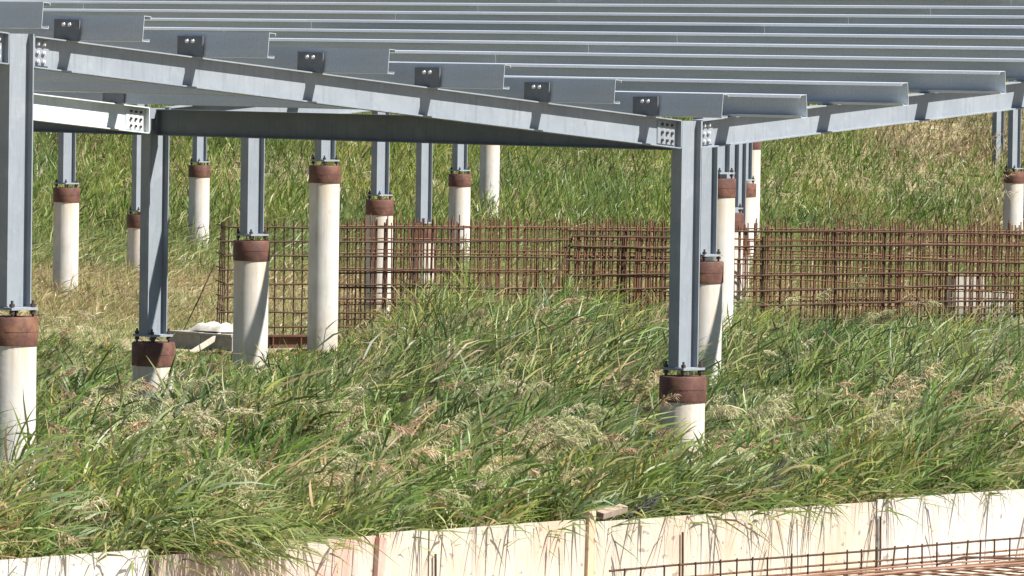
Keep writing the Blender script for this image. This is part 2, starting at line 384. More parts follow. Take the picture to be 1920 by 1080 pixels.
# ------------------------------------------------------------------ purlins
def c_section(h, f, lip, t, sgn, slant):
    # web at x = 0, flanges towards sgn * x, z from 0 up
    if slant: lx, lz = lip * .55, lip * .83
    else: lx, lz = 0.0, lip
    o = [(0, 0), (f, 0), (f + lx, lz), (f + lx - t, lz), (f - t, t), (t, t), (t, h - t), (f - t, h - t), (f + lx - t, h - lz), (f + lx, h - lz), (f, h), (0, h)]
    return [(sgn * x, z) for x, z in o]
PURL = {}
OH = .9
def purlin(side, a, bay, label):
    b0, b1 = (-OH, LB - .004) if bay == 0 else (bay * LB, (bay + 1) * LB - .004)
    key = (side, bay == 0)
    if key not in PURL:
        m = MB(); pr = c_section(.2, .072, .022, .0032, 1, False) if side == 'L' else c_section(.2, .072, .030, .0032, -1, True)
        m.prism(pr, (0, 0, 0), (0, b1 - b0, 0), (1, 0, 0), (0, 0, 1)); PURL[key] = m.mesh('purlin', 'galv')
    c = W(a, b0, ZV + SL * abs(a) + .002)
    o = link('purlin', PURL[key], None, c, (0, 0, 0))
    tilt = math.atan(SL) * (1 if side == 'L' else -1)
    o.rotation_euler = Euler((0, tilt, 0)).to_matrix().to_4x4().to_euler()
    o.matrix_world = Matrix.Translation(c) @ Matrix.Rotation(PHI, 4, 'Z') @ Matrix.Rotation(tilt, 4, 'Y')
    tag(o, label, 'purlin', 'galvanised purlins of the roof')
bays = ['end bay', 'second bay', 'third bay', 'fourth bay']
for k, a in enumerate(ROWS_L):
    for bay in (0, 1):
        purlin('L', a, bay, f'smooth backed purlin over the cleated rafter, {near(k)} up from the valley, {bays[bay]}')
for k in range(10):
    a = .573 + 1.3345 * k + random.uniform(-.015, .015)
    for bay in range(0, 4):
        nm = near(k) if k < 9 else 'tenth'
        purlin('R', a, bay, f'bright lipped purlin over the rising rafter, {nm} up from the valley, {bays[bay]}')

# ------------------------------------------------------------------ formwork wall and pit rebar
TH = PHI + WALL_T
wo = W(0, WALL_B0); 
def wall_pt(s, n, z): return Vector((wo.x + math.cos(TH) * s - math.sin(TH) * n, wo.y + math.sin(TH) * s + math.cos(TH) * n, z))
WTOP = .15
panels = [(-12.6, -8.72, 'ply_pale', .015, .0, 'pale plywood formwork panel beside the weathered, shade-darkened one'),
          (-8.70, -7.66, 'ply_dark', -.03, .02, 'weathered plywood formwork panel darkened with the shade of hanging reeds'),
          (-7.64, -6.26, 'ply_pink', .0, .005, 'plywood formwork panel with red stains at its edge'),
          (-6.22, -5.66, 'ply', .02, .0, 'narrow cream plywood formwork strip'),
          (-5.645, -3.80, 'ply', .015, .004, 'cream plywood formwork panel beside the timber stud'),
          (-3.72, -.07, 'ply', -.01, .0, 'long cream plywood formwork panel, orange stained at its far edge'),
          (-.05, 3.55, 'ply_pale', .012, .006, 'whitish plywood formwork panel above the bar mat'),
          (3.57, 7.0, 'ply_pale', .0, .0, 'last whitish plywood formwork panel past the bar mat')]
for s0, s1, m, dz, dn, lab in panels:
    c = wall_pt(s0, 0, 0)
    L = s1 - s0; b = MB()
    # slightly warped board: top edge in five steps
    V = []; n = 8
    for q in range(n + 1):
        x = L * q / n; wv = .005 * math.sin(q * 1.1 + s0) ; tz = WTOP + dz + .004 * q / n
        for y in (-.018, 0): 
            for z in (-.75, tz): V.append((x, y + dn * -1 + wv, z))
    F = []
    for q in range(n):
        k = q * 4; j = k + 4
        F += [(k, j, j + 1, k + 1), (k + 1, j + 1, j + 3, k + 3), (k + 2, k + 3, j + 3, j + 2), (k, k + 2, j + 2, j)]
    F += [(0, 1, 3, 2), (n * 4, n * 4 + 2, n * 4 + 3, n * 4 + 1)]
    b.add(V, F)
    o = link('formwork_panel', b.mesh('formwork_panel', m), None, c, (0, 0, TH))
    tag(o, lab, 'formwork panel', 'plywood formwork along the reed bed')
def stick(name, pts_box, m, label, cat, loc, rot, group=None):
    b = MB(); b.box(*pts_box); o = link(name, b.mesh(name, m), None, loc, rot); tag(o, label, cat, group); return o
stick('timber_stud', (-.04, .04, -.05, 0, -.9, .235), 'timber', 'upright timber stud standing proud of the plywood wall', 'stud', wall_pt(-3.757, -.002, 0), (0, R(1.5), TH))
stick('timber_stud', (-.04, .04, -.045, 0, -.9, .14), 'ply_pink', 'red stained timber stud at the edge of the red stained panel', 'stud', wall_pt(-6.235, -.022, 0), (0, R(4), TH))
stick('timber_offcut', (-.17, .17, -.04, .04, -.025, .025), 'ply_dark', 'weathered timber offcut lying on the plywood wall top', 'timber', wall_pt(-3.38, .07, .205), (R(14), R(-7), TH + .1))
def bar(name, pts, r, m, parent, n=6): return part(name, MB().tube(pts, r, n), m, parent)
for s, z0, z1, lab in ((-5.6, -.6, -.02, 'single rusty upright bar beside the narrow cream formwork strip'), (-2.62, -.6, .01, 'single rusty upright bar at the middle of the long cream panel'), (-.03, -.6, .02, 'single rusty upright bar at the joint of the whitish panel')):
    o = link('rebar_upright', MB().tube([(0, 0, z0), (.004, 0, (z0 + z1) / 2), (-.003, 0, z1)], .010, 6).mesh('rebar_upright', 'rebar_dark'), None, wall_pt(s, -.045, 0), (0, 0, TH)); tag(o, lab, 'rebar')
pf = MB().box(-14, 9, -7, -.03, -.66, -.56); tag(link('pit_floor', pf.mesh('pit_floor', 'cement_pale'), None, wall_pt(0, 0, 0), (0, 0, TH)), 'pale blinding concrete on the pit bottom', None, None, 'structure')
# bar mat: local x along the wall
mt = thing('rebar_mat', 'low rusty reinforcement mat in the pit before the plywood wall', 'rebar', wall_pt(-5, -.8, 0), TH)
LM = 11.0
def wob(L, amp, ph, z, y, n=14, x0=0.0): return [(x0 + L * q / n, y + amp * math.sin(ph + q * .9), z + amp * .8 * math.sin(ph * 2 + q * 1.3)) for q in range(n + 1)]
for n_, (y, z) in enumerate([(0, -.165), (0.02, -.262), (0.0, -.305)]): bar('long_bar', wob(LM, .006, n_ * 1.7, z, y, 14, .6), .0095, 'rebar_dark' if n_ == 0 else 'rebar', mt)
x = .75
while x < LM:
    tl = random.uniform(-.035, .035) if random.random() < .3 else random.uniform(-.006, .006)
    bar('stirrup', [(x + tl, -.012, -.150 + random.uniform(-.006, .012)), (x, -.012, -.36)], .008, 'rebar_dark', mt); x += random.choice((.19, .2, .21, .2, .31))
for q in range(15):
    y = -.05 - .17 * q + random.uniform(-.03, .03)
    bar('long_bar', wob(LM + .6, .010, q * 2.3, -.325 + random.uniform(-.03, .035), y, 16, random.uniform(-.3, .3)), random.choice((.009, .011)), random.choice(('mat_bar', 'rebar', 'rebar')), mt)
for q in range(44):
    x = .3 + q * .25 + random.uniform(-.03, .03)
    bar('cross_bar', [(x, .03, -.362), (x + random.uniform(-.05, .05), -2.7, -.365)], .008, 'rebar', mt)
bar('loose_bar', [(4.4, -.3, -.29), (4.9, -.2, -.26), (5.6, -.35, -.30)], .011, 'rebar_dark', mt)

# ------------------------------------------------------------------ rebar grids between the pile rows
C0 = Vector((-3.80, 82.0, 0)); C1 = Vector((8.6, 85.3, 0)); CD = (C1 - C0).normalized(); CN = Vector((-CD.y, CD.x, 0)); CANG = math.atan2(CD.y, CD.x)
def grid_wall(label, s0, s1, n, z0, zt, hz, dv, rv, rh, mv, mh, sag=0.0, jit=.01, rise=.1, gap=0.0, tilt=.004, posts=0.0, irr=.05):
    o = C0 + CD * s0 + CN * n
    t = thing('rebar_grid', label, 'rebar', (o.x, o.y, 0), CANG, 'standing reinforcement grids')
    L = s1 - s0; x = .02
    vm = {}
    while x < L:
        if random.random() > gap:
            h = zt + random.uniform(.02, rise); key = random.randrange(6)
            if key not in vm: vm[key] = MB().tube([(0, 0, z0), (random.uniform(-.008, .008), .0, (z0 + zt) * .5), (random.uniform(-.015, .015), 0, zt + rise * (key + 1) / 6)], rv, 5).mesh('upright_bar', mv)
            ob = link('upright_bar', vm[key], t, (x + random.uniform(-jit, jit), random.uniform(-.004, .004), 0), (0, random.uniform(-.012, .012), 0))
        if random.random() < posts: bar('upright_bar', [(x + .03, .015, z0), (x + .03 + random.uniform(-.03, .03), .015, zt + random.uniform(-.1, .08))], .019, 'rebar_dark', t, 6)
        x += dv * random.uniform(1 - irr, 1 + irr)
    for k, z in enumerate(hz):
        tl = random.gauss(0, tilt)
        pts = [(L * q / 10 + (random.uniform(-.12, .0) if q == 0 else 0), -rv - rh + .002, z + sag * math.sin(q / 10 * math.pi * 1.4 + k * .25) * (1 if k < 5 else .5) + random.uniform(-.006, .006) + tl * (q - 5) / 5) for q in range(11)]
        bar('level_bar', pts, rh, mh, t, 5)
    return t
zt = 1.55
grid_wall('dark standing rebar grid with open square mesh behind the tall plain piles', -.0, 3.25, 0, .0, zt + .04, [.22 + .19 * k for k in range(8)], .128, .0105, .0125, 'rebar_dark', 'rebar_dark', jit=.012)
grid_wall('sagging dense rebar grid standing in reeds below the rising rafter', 4.72, 12.4, .0, .0, zt, [.2 + .19 * k for k in range(8)], .075, .0115, .0135, 'rebar', 'rebar_dark', sag=-.06, jit=.03, gap=.08, tilt=.035, posts=.10, irr=.5, rise=.13)
grid_wall('thin brown rebar grid standing behind the dark open one', 1.45, 12.3, 1.0, .0, zt + .03, [.5, .72, .95, 1.17, 1.38, 1.55], .075, .0095, .010, 'rebar', 'rebar', jit=.03, gap=.06, tilt=.02, irr=.45)
grid_wall('rearmost brown rebar grid, its uprights close together', 2.2, 12.3, 1.4, .0, zt + .05, [.6, .9, 1.2, 1.5], .085, .0095, .009, 'rebar', 'rebar', jit=.035, gap=.08, tilt=.02, irr=.45)
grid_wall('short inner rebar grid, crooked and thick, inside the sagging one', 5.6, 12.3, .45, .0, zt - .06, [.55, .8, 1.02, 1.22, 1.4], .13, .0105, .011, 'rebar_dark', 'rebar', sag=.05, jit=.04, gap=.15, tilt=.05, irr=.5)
grid_wall('narrow overlapping rebar panel beside the slanting prop bar', 4.75, 6.3, -.18, .0, zt + .02, [.75, .95, 1.14, 1.32, 1.46], .07, .0115, .0135, 'rebar', 'rebar_dark', jit=.02, tilt=.02, irr=.5)
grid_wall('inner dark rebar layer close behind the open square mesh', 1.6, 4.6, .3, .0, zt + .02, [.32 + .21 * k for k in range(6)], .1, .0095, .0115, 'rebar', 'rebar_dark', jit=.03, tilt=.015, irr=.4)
# return wall on the left end
o = C0 + CN * .05
t = thing('rebar_grid', 'short rebar return grid at the open mesh grid\'s free end', 'rebar', (o.x - .03, o.y, 0), CANG + R(84), 'standing reinforcement grids')
for q in range(4): bar('upright_bar', [(.02 + q * .3, 0, 0), (.02 + q * .15, 0, zt + random.uniform(.03, .1))], .0085, 'rebar_dark', t, 5)
for k in range(8): bar('level_bar', [(-.03, -.018, .22 + .19 * k), (1.2, -.018, .22 + .19 * k)], .0105, 'rebar_dark', t, 5)
def pole(name, p0, p1, r, m, label, cat='rebar', group=None):
    p0 = Vector(p0); p1 = Vector(p1); o = link(name, MB().tube([(0, 0, 0), (p1 - p0) * .5 + Vector((.01, 0, .005)), p1 - p0], r, 6).mesh(name, m), None, p0); tag(o, label, cat, group)
pole('brace_bar', (-3.99, 81.4, .10), (-3.74, 81.95, .98), .009, 'rebar_dark', 'thin brace bar leaning on the free end of the open mesh grid')
pole('brace_bar', (-4.45, 82.6, .05), (-4.02, 82.9, 1.02), .009, 'rebar_dark', 'thin bar leaning up behind the white sack')
p = C0 + CD * 4.78 + CN * -.06; q = C0 + CD * 4.2 + CN * -.5
pole('brace_bar', (q.x, q.y, .35), (p.x, p.y, 1.52), .014, 'rebar_dark', 'dark slanting prop bar at the end of the sagging grid')

t = thing('block_stack', 'whitish cement blocks stacked behind the sagging rebar grid', 'blocks', (6.25, 87.2, 0), R(12))
for q in range(4):
    for k in range(2 if q < 3 else 1): part('block', MB().box(k * .46 + .03 * (q % 2), k * .46 + .44 + .03 * (q % 2), 0, .3, q * .235 - .06, q * .235 + .165), 'sack' if q > 1 else 'cement', t)
# kerb, sack, plank, red form beam at the grid's foot
def kerb():
    t = thing('cement_kerb', 'grey cement kerb with the white sack on it at the grid foot', 'kerb', (-3.66, 80.45, 0), PHI + math.pi / 2)
    for q in range(2):
        b = MB(); x0 = q * .62; b.box(x0, x0 + .61, -.32, 0, -.4, .145 + .006 * q); part('kerb_block', b, 'cement', t)
        b = MB(); b.box(x0 - .004, x0 + .61, -.34, .02, .147 + .006 * q, .18 + .006 * q); part('coping', b, 'cement', t)
    part('mortar_joint', MB().box(.6105, .6155, -.31, -.012, -.4, .175), 'soil', t)
kerb()
def sack():
    nx, ny = 14, 10; V = []; F = []
    for side in (1, -1):
        for j in range(ny + 1):
            for i in range(nx + 1):
                u, v = i / nx * 2 - 1, j / ny * 2 - 1
                e = (1 - abs(u) ** 3.2) * (1 - abs(v) ** 3); e = max(e, 0) ** .5
                wr = .012 * math.sin(u * 9 + v * 4) * e + .010 * math.sin(v * 13 - u * 3) * e
                crease = -.03 * math.exp(-((u + .15 + v * .15) / .12) ** 2) * e if side > 0 else 0
                z = (.10 * e + wr + crease + .012 * math.sin(u * 21 + v * 17) * e) if side > 0 else -.02 * e
                V.append((u * (.36 + .02 * math.sin(v * 5)), v * (.19 + .012 * math.sin(u * 6)), z))
    n = (nx + 1) * (ny + 1)
    for j in range(ny):
        for i in range(nx):
            k = j * (nx + 1) + i; F.append((k, k + 1, k + nx + 2, k + nx + 1)); F.append((n + k, n + k + nx + 1, n + k + nx + 2, n + k + 1))
    b = MB(); b.add(V, F, True)
    o = link('cement_sack', b.mesh('cement_sack', 'sack'), None, (-3.90, 81.05, .205), (0, 0, PHI + math.pi / 2)); tag(o, 'plump white woven sack lying on the grey cement kerb', 'sack')
sack()
def plank(p0, p1, w, h, m, name, label, cat):
    p0 = Vector(p0); p1 = Vector(p1); d = p1 - p0; L = d.length; b = MB().box(0, L, -w / 2, w / 2, -h / 2, h / 2)
    o = link(name, b.mesh(name, m)); x = d.normalized(); y = Vector((0, 0, 1)).cross(x).normalized(); z = x.cross(y)
    o.matrix_world = Matrix.Translation(p0) @ Matrix((x, y, z)).transposed().to_4x4(); tag(o, label, cat)
plank((-4.20, 80.4, -.07), (-3.60, 80.9, .31), .05, .06, 'plank', 'timber_plank', 'pale plank leaning from the grass against the cement kerb', 'plank')
t = thing('form_beam', 'rust red steel form channel along the open mesh grid foot', 'form beam', (-3.28, 81.15, 0), CANG)
part('web', MB().box(0, 1.05, 0, .012, -.2, .13), 'band', t); part('flange', MB().box(-.01, 1.06, -.05, .035, .132, .155), 'band', t)
for q in range(3): part('stiffener', MB().box(.12 + q * .38, .135 + q * .38, -.045, -.001, -.2, .131), 'band', t)

# ------------------------------------------------------------------ vegetation
class Ribbons:
    def __init__(s): s.V = []; s.C = []; s.F = []; s.n = 0
    def add(s, base, d, L, w, droop, col, seg=3, dv=None, taper=.75):
        """blades: base (N,3), d unit direction, L length, w width, droop downward bend, dv extra bend vector"""
        N = len(base)
        if N == 0: return
        S = np.linspace(0, 1, seg + 1)
        rnd = RNG.normal(size=(N, 3)); side = np.cross(d, rnd); side /= np.linalg.norm(side, axis=1, keepdims=True) + 1e-9
        bend = np.zeros((N, 3)); bend[:, 2] = -droop
        if dv is not None: bend = bend + dv
        P = base[:, None, :] + d[:, None, :] * (L[:, None, None] * S[None, :, None]) + bend[:, None, :] * (L[:, None, None] * (S ** 2)[None, :, None])
        prof = np.where(S < .3, .55 + S * 1.5, np.maximum(1 - (np.maximum(S - .3, 0) / .7) ** (1 / taper) , .0)); prof = np.maximum(prof, .04)
        hw = (w[:, None] * prof[None, :] * .5)[:, :, None] * side[:, None, :]
        V = np.stack([P - hw, P + hw], 2).reshape(N, -1, 3)
        k = (seg + 1) * 2
        s.V.append(V.reshape(-1, 3)); s.C.append(np.repeat(col, k, axis=0))
        i0 = s.n + np.arange(N)[:, None] * k
        q = np.arange(seg)[None, :] * 2
        F = np.stack([i0 + q, i0 + q + 1, i0 + q + 3, i0 + q + 2], -1).reshape(-1, 4)
        s.F.append(F); s.n += N * k
    def build(s, name, m, label):
        V = np.concatenate(s.V).astype(np.float32); F = np.concatenate(s.F).astype(np.int32); C = np.concatenate(s.C)
        me = bpy.data.meshes.new(name); me.vertices.add(len(V)); me.vertices.foreach_set('co', V.ravel())
        me.loops.add(F.size); me.loops.foreach_set('vertex_index', F.ravel())
        me.polygons.add(len(F)); me.polygons.foreach_set('loop_start', np.arange(0, F.size, 4, dtype=np.int32)); me.polygons.foreach_set('loop_total', np.full(len(F), 4, dtype=np.int32))
        me.update(calc_edges=True)
        at = me.attributes.new('tint', 'FLOAT_COLOR', 'POINT'); at.data.foreach_set('color', np.concatenate([C, np.ones((len(C), 1))], 1).astype(np.float32).ravel())
        me.materials.append(M[m]); o = link(name, me); tag(o, label, 'reeds', None, 'stuff'); 
        print(name, len(F) * 2, 'tris'); return o
def unit(v): return v / (np.linalg.norm(v, axis=1, keepdims=True) + 1e-9)
def ab(x, y):
    dx, dy = x - XB, y - YB; return dx * AX.x + dy * AX.y, dx * BX.x + dy * BX.y
PAL = np.array([(.115, .175, .044), (.180, .245, .064), (.245, .300, .090), (.330, .370, .150), (.145, .195, .085)])
PAL_BANK = np.array([(.145, .235, .044), (.215, .305, .068), (.275, .345, .09), (.35, .40, .13), (.115, .185, .046)])
STRAW = np.array([(.40, .33, .17), (.46, .38, .22), (.32, .23, .13), (.33, .32, .12)])
BROWN = np.array([(.52, .41, .26), (.57, .47, .30), (.43, .30, .20), (.58, .53, .36)])
def colours(n, straw, pal=PAL, bright=None):
    # bright: per plant colour factor (N, 3)
    c = pal[RNG.integers(0, len(pal), n)]; s = RNG.random(n) < straw
    c = np.where(s[:, None], STRAW[RNG.integers(0, len(STRAW), n)], c)
    c = c * RNG.uniform(.75, 1.25, (n, 1))
    if bright is not None: c = c * bright
    return c
def stems(rb, x, y, h, straw, leaves, wind, lw, lean=.35, seg=3, upright=.5, leaflen=.42, pal=None, droop=1.0, hue=None):
    pal = PAL if pal is None else pal
    """reed stems with alternate leaves; wind (N,2) is where the tops are blown to"""
    n = len(x); z = ground_z(x, y) - .02
    base = np.stack([x, y, z], 1)
    ph = RNG.uniform(0, 2 * np.pi, n); ln = RNG.uniform(.25, 1, n) * lean
    d = np.stack([wind[:, 0] * ln + .16 * np.cos(ph), wind[:, 1] * ln + .16 * np.sin(ph), np.ones(n)], 1); d = unit(d)
    dv = np.stack([wind[:, 0] * ln * .7, wind[:, 1] * ln * .7, -.12 * np.ones(n)], 1)
    rb.add(base, d, h, np.full(n, .007), np.zeros(n), colours(n, straw * .9 + .08), 3, dv, .4)
    for k in range(leaves):
        f = (k + RNG.uniform(.2, .9, n)) / leaves * .85 + .15
        p = base + d * (h * f)[:, None] + dv * (h * f * f)[:, None]
        az = ph + k * 2.4 + RNG.normal(0, .5, n)
        o = np.stack([np.cos(az), np.sin(az)], 1) * .65 + wind * .85
        u = RNG.uniform(upright * .5, upright * 1.7, n)
        ld = unit(np.stack([o[:, 0], o[:, 1], u], 1))
        L = h * leaflen * RNG.uniform(.6, 1.35, n) * (1.15 - .5 * f) + .06
        st = np.clip(straw + (f < .4) * .14, 0, 1)
        rb.add(p, ld, L, lw * RNG.uniform(.6, 1.3, n), RNG.uniform(.05, .5, n) * droop, colours(n, st, pal, hue), seg, np.stack([wind[:, 0] * .3, wind[:, 1] * .3, np.zeros(n)], 1))
def plumes(rb, x, y, z, d, size, col, br=26):
    n = len(x); base = np.stack([x, y, z], 1)
    rb.add(base - d * (size * 1.2)[:, None], d, size * 1.9, np.full(n, .006), np.full(n, .15), col * .8, 3)
    for k in range(br):
        f = RNG.uniform(0, 1, n); p = base + d * (size * f * .85)[:, None]; p[:, 2] -= .15 * size * f * f
        ld = unit(d * RNG.uniform(.4, 1.1, (n, 1)) + RNG.normal(0, .5, (n, 3)))
        rb.add(p, ld, size * RNG.uniform(.25, .55, n) * (1.1 - .6 * f), RNG.uniform(.006, .012, n), RNG.uniform(.2, .8, n), col * RNG.uniform(.75, 1.25, (n, 1)), 2)
def scatter(x0, x1, y0, y1, dens):
    n = int((x1 - x0) * (y1 - y0) * dens); return RNG.uniform(x0, x1, n), RNG.uniform(y0, y1, n)
PILES = []
for (i, j) in [(k, k + 1) for k in range(-1, 7)] + [(k, k) for k in range(7)] + [(3, 5), (4, 6), (5, 7), (7, 6), (8, 7)]: PILES.append(W(i * LA, j * LB))
def keep_clear(x, y, r=.21):
    ok = np.ones(len(x), bool)
    for p in PILES: ok &= (x - p.x) ** 2 + (y - p.y) ** 2 > r * r
    return ok
def wind_at(x, y):
    a = -.25 + 1.5 * (vnoise(x, y, 3.5, 21) - .5) + .8 * (vnoise(x, y, 1.3, 22) - .5)
    return np.stack([np.cos(a), np.sin(a)], 1)
def in_view(x, y, m): return np.abs(x) < .0835 * y + m

# --- reed bed in front (between the formwork and the grids)
rb = Ribbons(); pb = Ribbons()
cx, cy = scatter(-10, 10, 40, 83, 8.5); nc = len(cx)
ck = RNG.integers(5, 14, nc); ci = np.repeat(np.arange(nc), ck); sd = RNG.uniform(.05, .17, nc)
x = cx[ci] + RNG.normal(0, 1, len(ci)) * sd[ci]; y = cy[ci] + RNG.normal(0, 1, len(ci)) * sd[ci] * 1.3
chs = (.5 + 1.0 * RNG.random(nc) ** 1.4)[ci]; cst = (RNG.random(nc) ** 3 * .9)[ci]; cwa = RNG.normal(0, .8, nc)[ci]; cwf = RNG.uniform(.35, 1.05, nc)[ci]
chue = (np.stack([RNG.uniform(.8, 1.15, nc), RNG.uniform(.9, 1.12, nc), RNG.uniform(.7, 1.3, nc)], 1) * RNG.uniform(.85, 1.32, (nc, 1)))[ci]
a, b = ab(x, y); wl_ = WALL_B0 + WALL_T * a
lowleft = smooth(-.9, -1.9, x + (y - 70) * .01) * smooth(60.5, 64, y)         # trodden grass round the left piles
H = (.55 + .36 * vnoise(x, y, 2.2, 4)) * chs * (1 - .55 * lowleft)
H = H * (1 + .25 * smooth(66, 72, y) * (1 - lowleft)) * (1 - smooth(71, 77, y) * (.22 + .28 * smooth(1.5, 4., x))) * (1 - .25 * smooth(.8, 0, b - wl_))
H = H * (1 - .15 * smooth(63, 59, y)) * (1 - .28 * smooth(62, 70, y) * vnoise(x, y, 1.6, 77))
for pi, pj, pf in ((0, 0, .26), (0, 1, .0), (1, 1, .25)):
    q_ = W(pi * LA, pj * LB); H = H * (1 - pf * smooth(.75, .3, np.abs(x - q_.x)) * smooth(-3.2, -1.6, y - q_.y) * smooth(.6, .2, y - q_.y))
H = H * (1 - .72 * smooth(-2.0, -2.6, x) * smooth(-5.4, -4.9, x) * smooth(70, 74, y))
ok = (b > wl_ + .16) & in_view(x, y, 1.3) & keep_clear(x, y) & (y < 81.2) & ~((x < -2.3) & (y > 79.6))
x, y, H, ll, b, wl_, cst, cwa, cwf, chue = x[ok], y[ok], H[ok], lowleft[ok], b[ok], wl_[ok], cst[ok], cwa[ok], cwf[ok], chue[ok]
straw = np.clip(.04 + .14 * smooth(.5, .8, vnoise(x, y, 2.4, 15)) + .12 * ll + cst * .35, 0, 1)
wind = wind_at(x, y)
wind = np.stack([wind[:, 0] * np.cos(cwa) - wind[:, 1] * np.sin(cwa), wind[:, 0] * np.sin(cwa) + wind[:, 1] * np.cos(cwa)], 1)
wind = wind * cwf[:, None]
edge = smooth(.6, .1, b - wl_)                                   # blades at the wall hang over it
wind = wind * (1 - .5 * edge[:, None]) + np.array([[-BX.x, -BX.y]]) * (.22 * edge)[:, None] + np.array([[.5, 0]]) * edge[:, None]
hv = H * RNG.uniform(.72, 1.18, len(x))
for sel, sg, lw_ in ((y < 60.5, 3, .0215), (y >= 60.5, 2, .021)):
    stems(rb, x[sel], y[sel], hv[sel], straw[sel], 7, wind[sel], lw_, lean=.55, seg=sg, upright=1.0, leaflen=.56, hue=chue[sel])
print('fore stems', len(x))
hs = np.concatenate([RNG.uniform(-8.9, -7.4, 60), RNG.uniform(-12, 5, 120)]); hn = RNG.uniform(.05, .3, len(hs))
hx = wo.x + math.cos(TH) * hs - math.sin(TH) * hn; hy = wo.y + math.sin(TH) * hs + math.cos(TH) * hn
hw = np.tile(np.array([[-BX.x * .8 + .5, -BX.y * .8]]), (len(hs), 1)) * RNG.uniform(.5, 1.1, (len(hs), 1))
stems(rb, hx, hy, RNG.uniform(.38, .62, len(hs)) * np.where(np.arange(len(hs)) < 60, 1.2, .9), np.full(len(hs), .12), 7, hw + RNG.normal(0, .35, hw.shape), .02, lean=.75, upright=.55, leaflen=.62, droop=2.6)
# low undergrowth
x, y = scatter(-10, 10, 40, 96, 42); a, b = ab(x, y)
ok = (b > WALL_B0 + WALL_T * a + .03) & in_view(x, y, 1.2) & keep_clear(x, y); x, y = x[ok], y[ok]
n = len(x); st = .15 + .25 * smooth(.45, .75, vnoise(x, y, 3, 31)) + .2 * smooth(-1., -2, x) * smooth(84, 88, y)
for q in range(3):
    az = RNG.uniform(0, 6.28, n); d = unit(np.stack([np.cos(az) * .6 + .25, np.sin(az) * .6, RNG.uniform(.5, 1.4, n)], 1))
    rb.add(np.stack([x + RNG.normal(0, .03, n), y + RNG.normal(0, .03, n), ground_z(x, y) - .01], 1), d, RNG.uniform(.15, .42, n) * (1 - .65 * smooth(-2.0, -2.6, x) * smooth(-5.4, -4.9, x) * smooth(70, 74, y) * smooth(84, 82, y)), RNG.uniform(.006, .013, n), RNG.uniform(.1, .6, n), colours(n, np.clip(st, 0, 1)), 2)
rb.build('reed_bed', 'leaf', 'wind blown green reeds filling the ground between formwork and rebar grids')

# --- plumes, in drifts
cx, cy = scatter(-9, 9, 42, 82, 1.7); a, b = ab(cx, cy)
cx = cx.astype(float); keepc = RNG.random(len(cx)) < (.16 + .84 * smooth(61, 50, cy)); cx, cy = cx[keepc], cy[keepc]; nk = RNG.integers(1, 6, len(cx))
KN = np.array([(-0.26, 49.3), (-0.46, 47.9), (0.36, 51.7), (1.03, 59.2), (-3.73, 55.8), (-3.47, 44.9), (-3.16, 51.2), (-2.65, 49.3), (1.56, 48.6), (2.7, 48.6), (3.53, 51.4), (2.38, 54.8), (4.27, 55.3), (-1.5, 53.9), (-2.24, 53.7), (0.41, 47.5), (-0.61, 70.4)]); cx = np.concatenate([cx, KN[:, 0]]); cy = np.concatenate([cy, KN[:, 1]]); nk = np.concatenate([nk, RNG.integers(7, 13, len(KN))]); ci = np.repeat(np.arange(len(cx)), nk)
cr = RNG.uniform(.08, .3, len(cx))[ci]; x = cx[ci] + RNG.normal(0, 1, len(ci)) * cr; y = cy[ci] + RNG.normal(0, 1, len(ci)) * cr; kh = RNG.uniform(.42, .86, len(cx))[ci]; kc = RNG.integers(0, 4, len(cx))[ci]; ky = (RNG.random(len(cx)) < .35)[ci]
a, b = ab(x, y); ok = (b > WALL_B0 + WALL_T * a + .15) & in_view(x, y, 1.) & keep_clear(x, y, .3) & ~((x > -5.2) & (x < -2.0) & (y > 68)); x, y, kh, kc, ky = x[ok], y[ok], kh[ok], kc[ok], ky[ok]; n = len(x)
w = wind_at(x, y); d = unit(np.stack([w[:, 0] * .7 + .2, w[:, 1] * .7, RNG.uniform(-.35, .95, n)], 1))
z = ground_z(x, y) + (kh + RNG.normal(0, .09, n)) * (1 - .35 * ((x < -1.2) & (y > 62)))
col = BROWN[kc] * RNG.uniform(.85, 1.2, (n, 1)); col = np.where(ky[:, None], np.array([[.48, .47, .27]]) * RNG.uniform(.85, 1.15, (n, 1)), col)
plumes(pb, x, y, z, d, RNG.uniform(.15, .32, n), col, 70)
print('plumes', n)
pb.build('reed_plumes', 'plume', 'feathery tan reed plumes nodding over the green reed bed')

# --- dry meadow behind the grids and reed bank beyond
rb = Ribbons()
x, y = scatter(-13, 14, 84, 119, 20)
ok = in_view(x, y, 1.5) & keep_clear(x, y); x, y = x[ok], y[ok]
tall = smooth(101, 110, y + 6 * smooth(-3, 1, x))
H = .22 + .12 * vnoise(x, y, 2, 51) + tall * .45 * (1 - .6 * smooth(5, 7.5, x))
clr = smooth(-5.9, -5.2, x) * smooth(-1.8, -2.6, x) * smooth(101, 97, y); H = H * (1 - .6 * clr)
st = np.clip(.85 - .72 * tall + .3 * (vnoise(x, y, 3, 52) - .5) + .2 * clr, 0, 1)
stems(rb, x, y, H * RNG.uniform(.7, 1.3, len(x)), st, 5, wind_at(x, y) * .5, .02, lean=.4, seg=2, upright=.8, leaflen=.6)
rb.build('dry_grass', 'leaf', 'yellowed dry grass on the flat behind the rebar grids')
rb = Ribbons()
x, y = scatter(-15.5, 15.5, 112, 150, 23.5)
ok = in_view(x, y, 2.2) & keep_clear(x, y, .25); x, y = x[ok], y[ok]
right = smooth(3.5, 6, x)
H = (.62 + 1.15 * vnoise(x, y * .8, 2.3, 61)) * smooth(109, 119, y) * (1 - .25 * right) * (1 - .45 * smooth(5, 7.5, x) * smooth(123, 120, y))
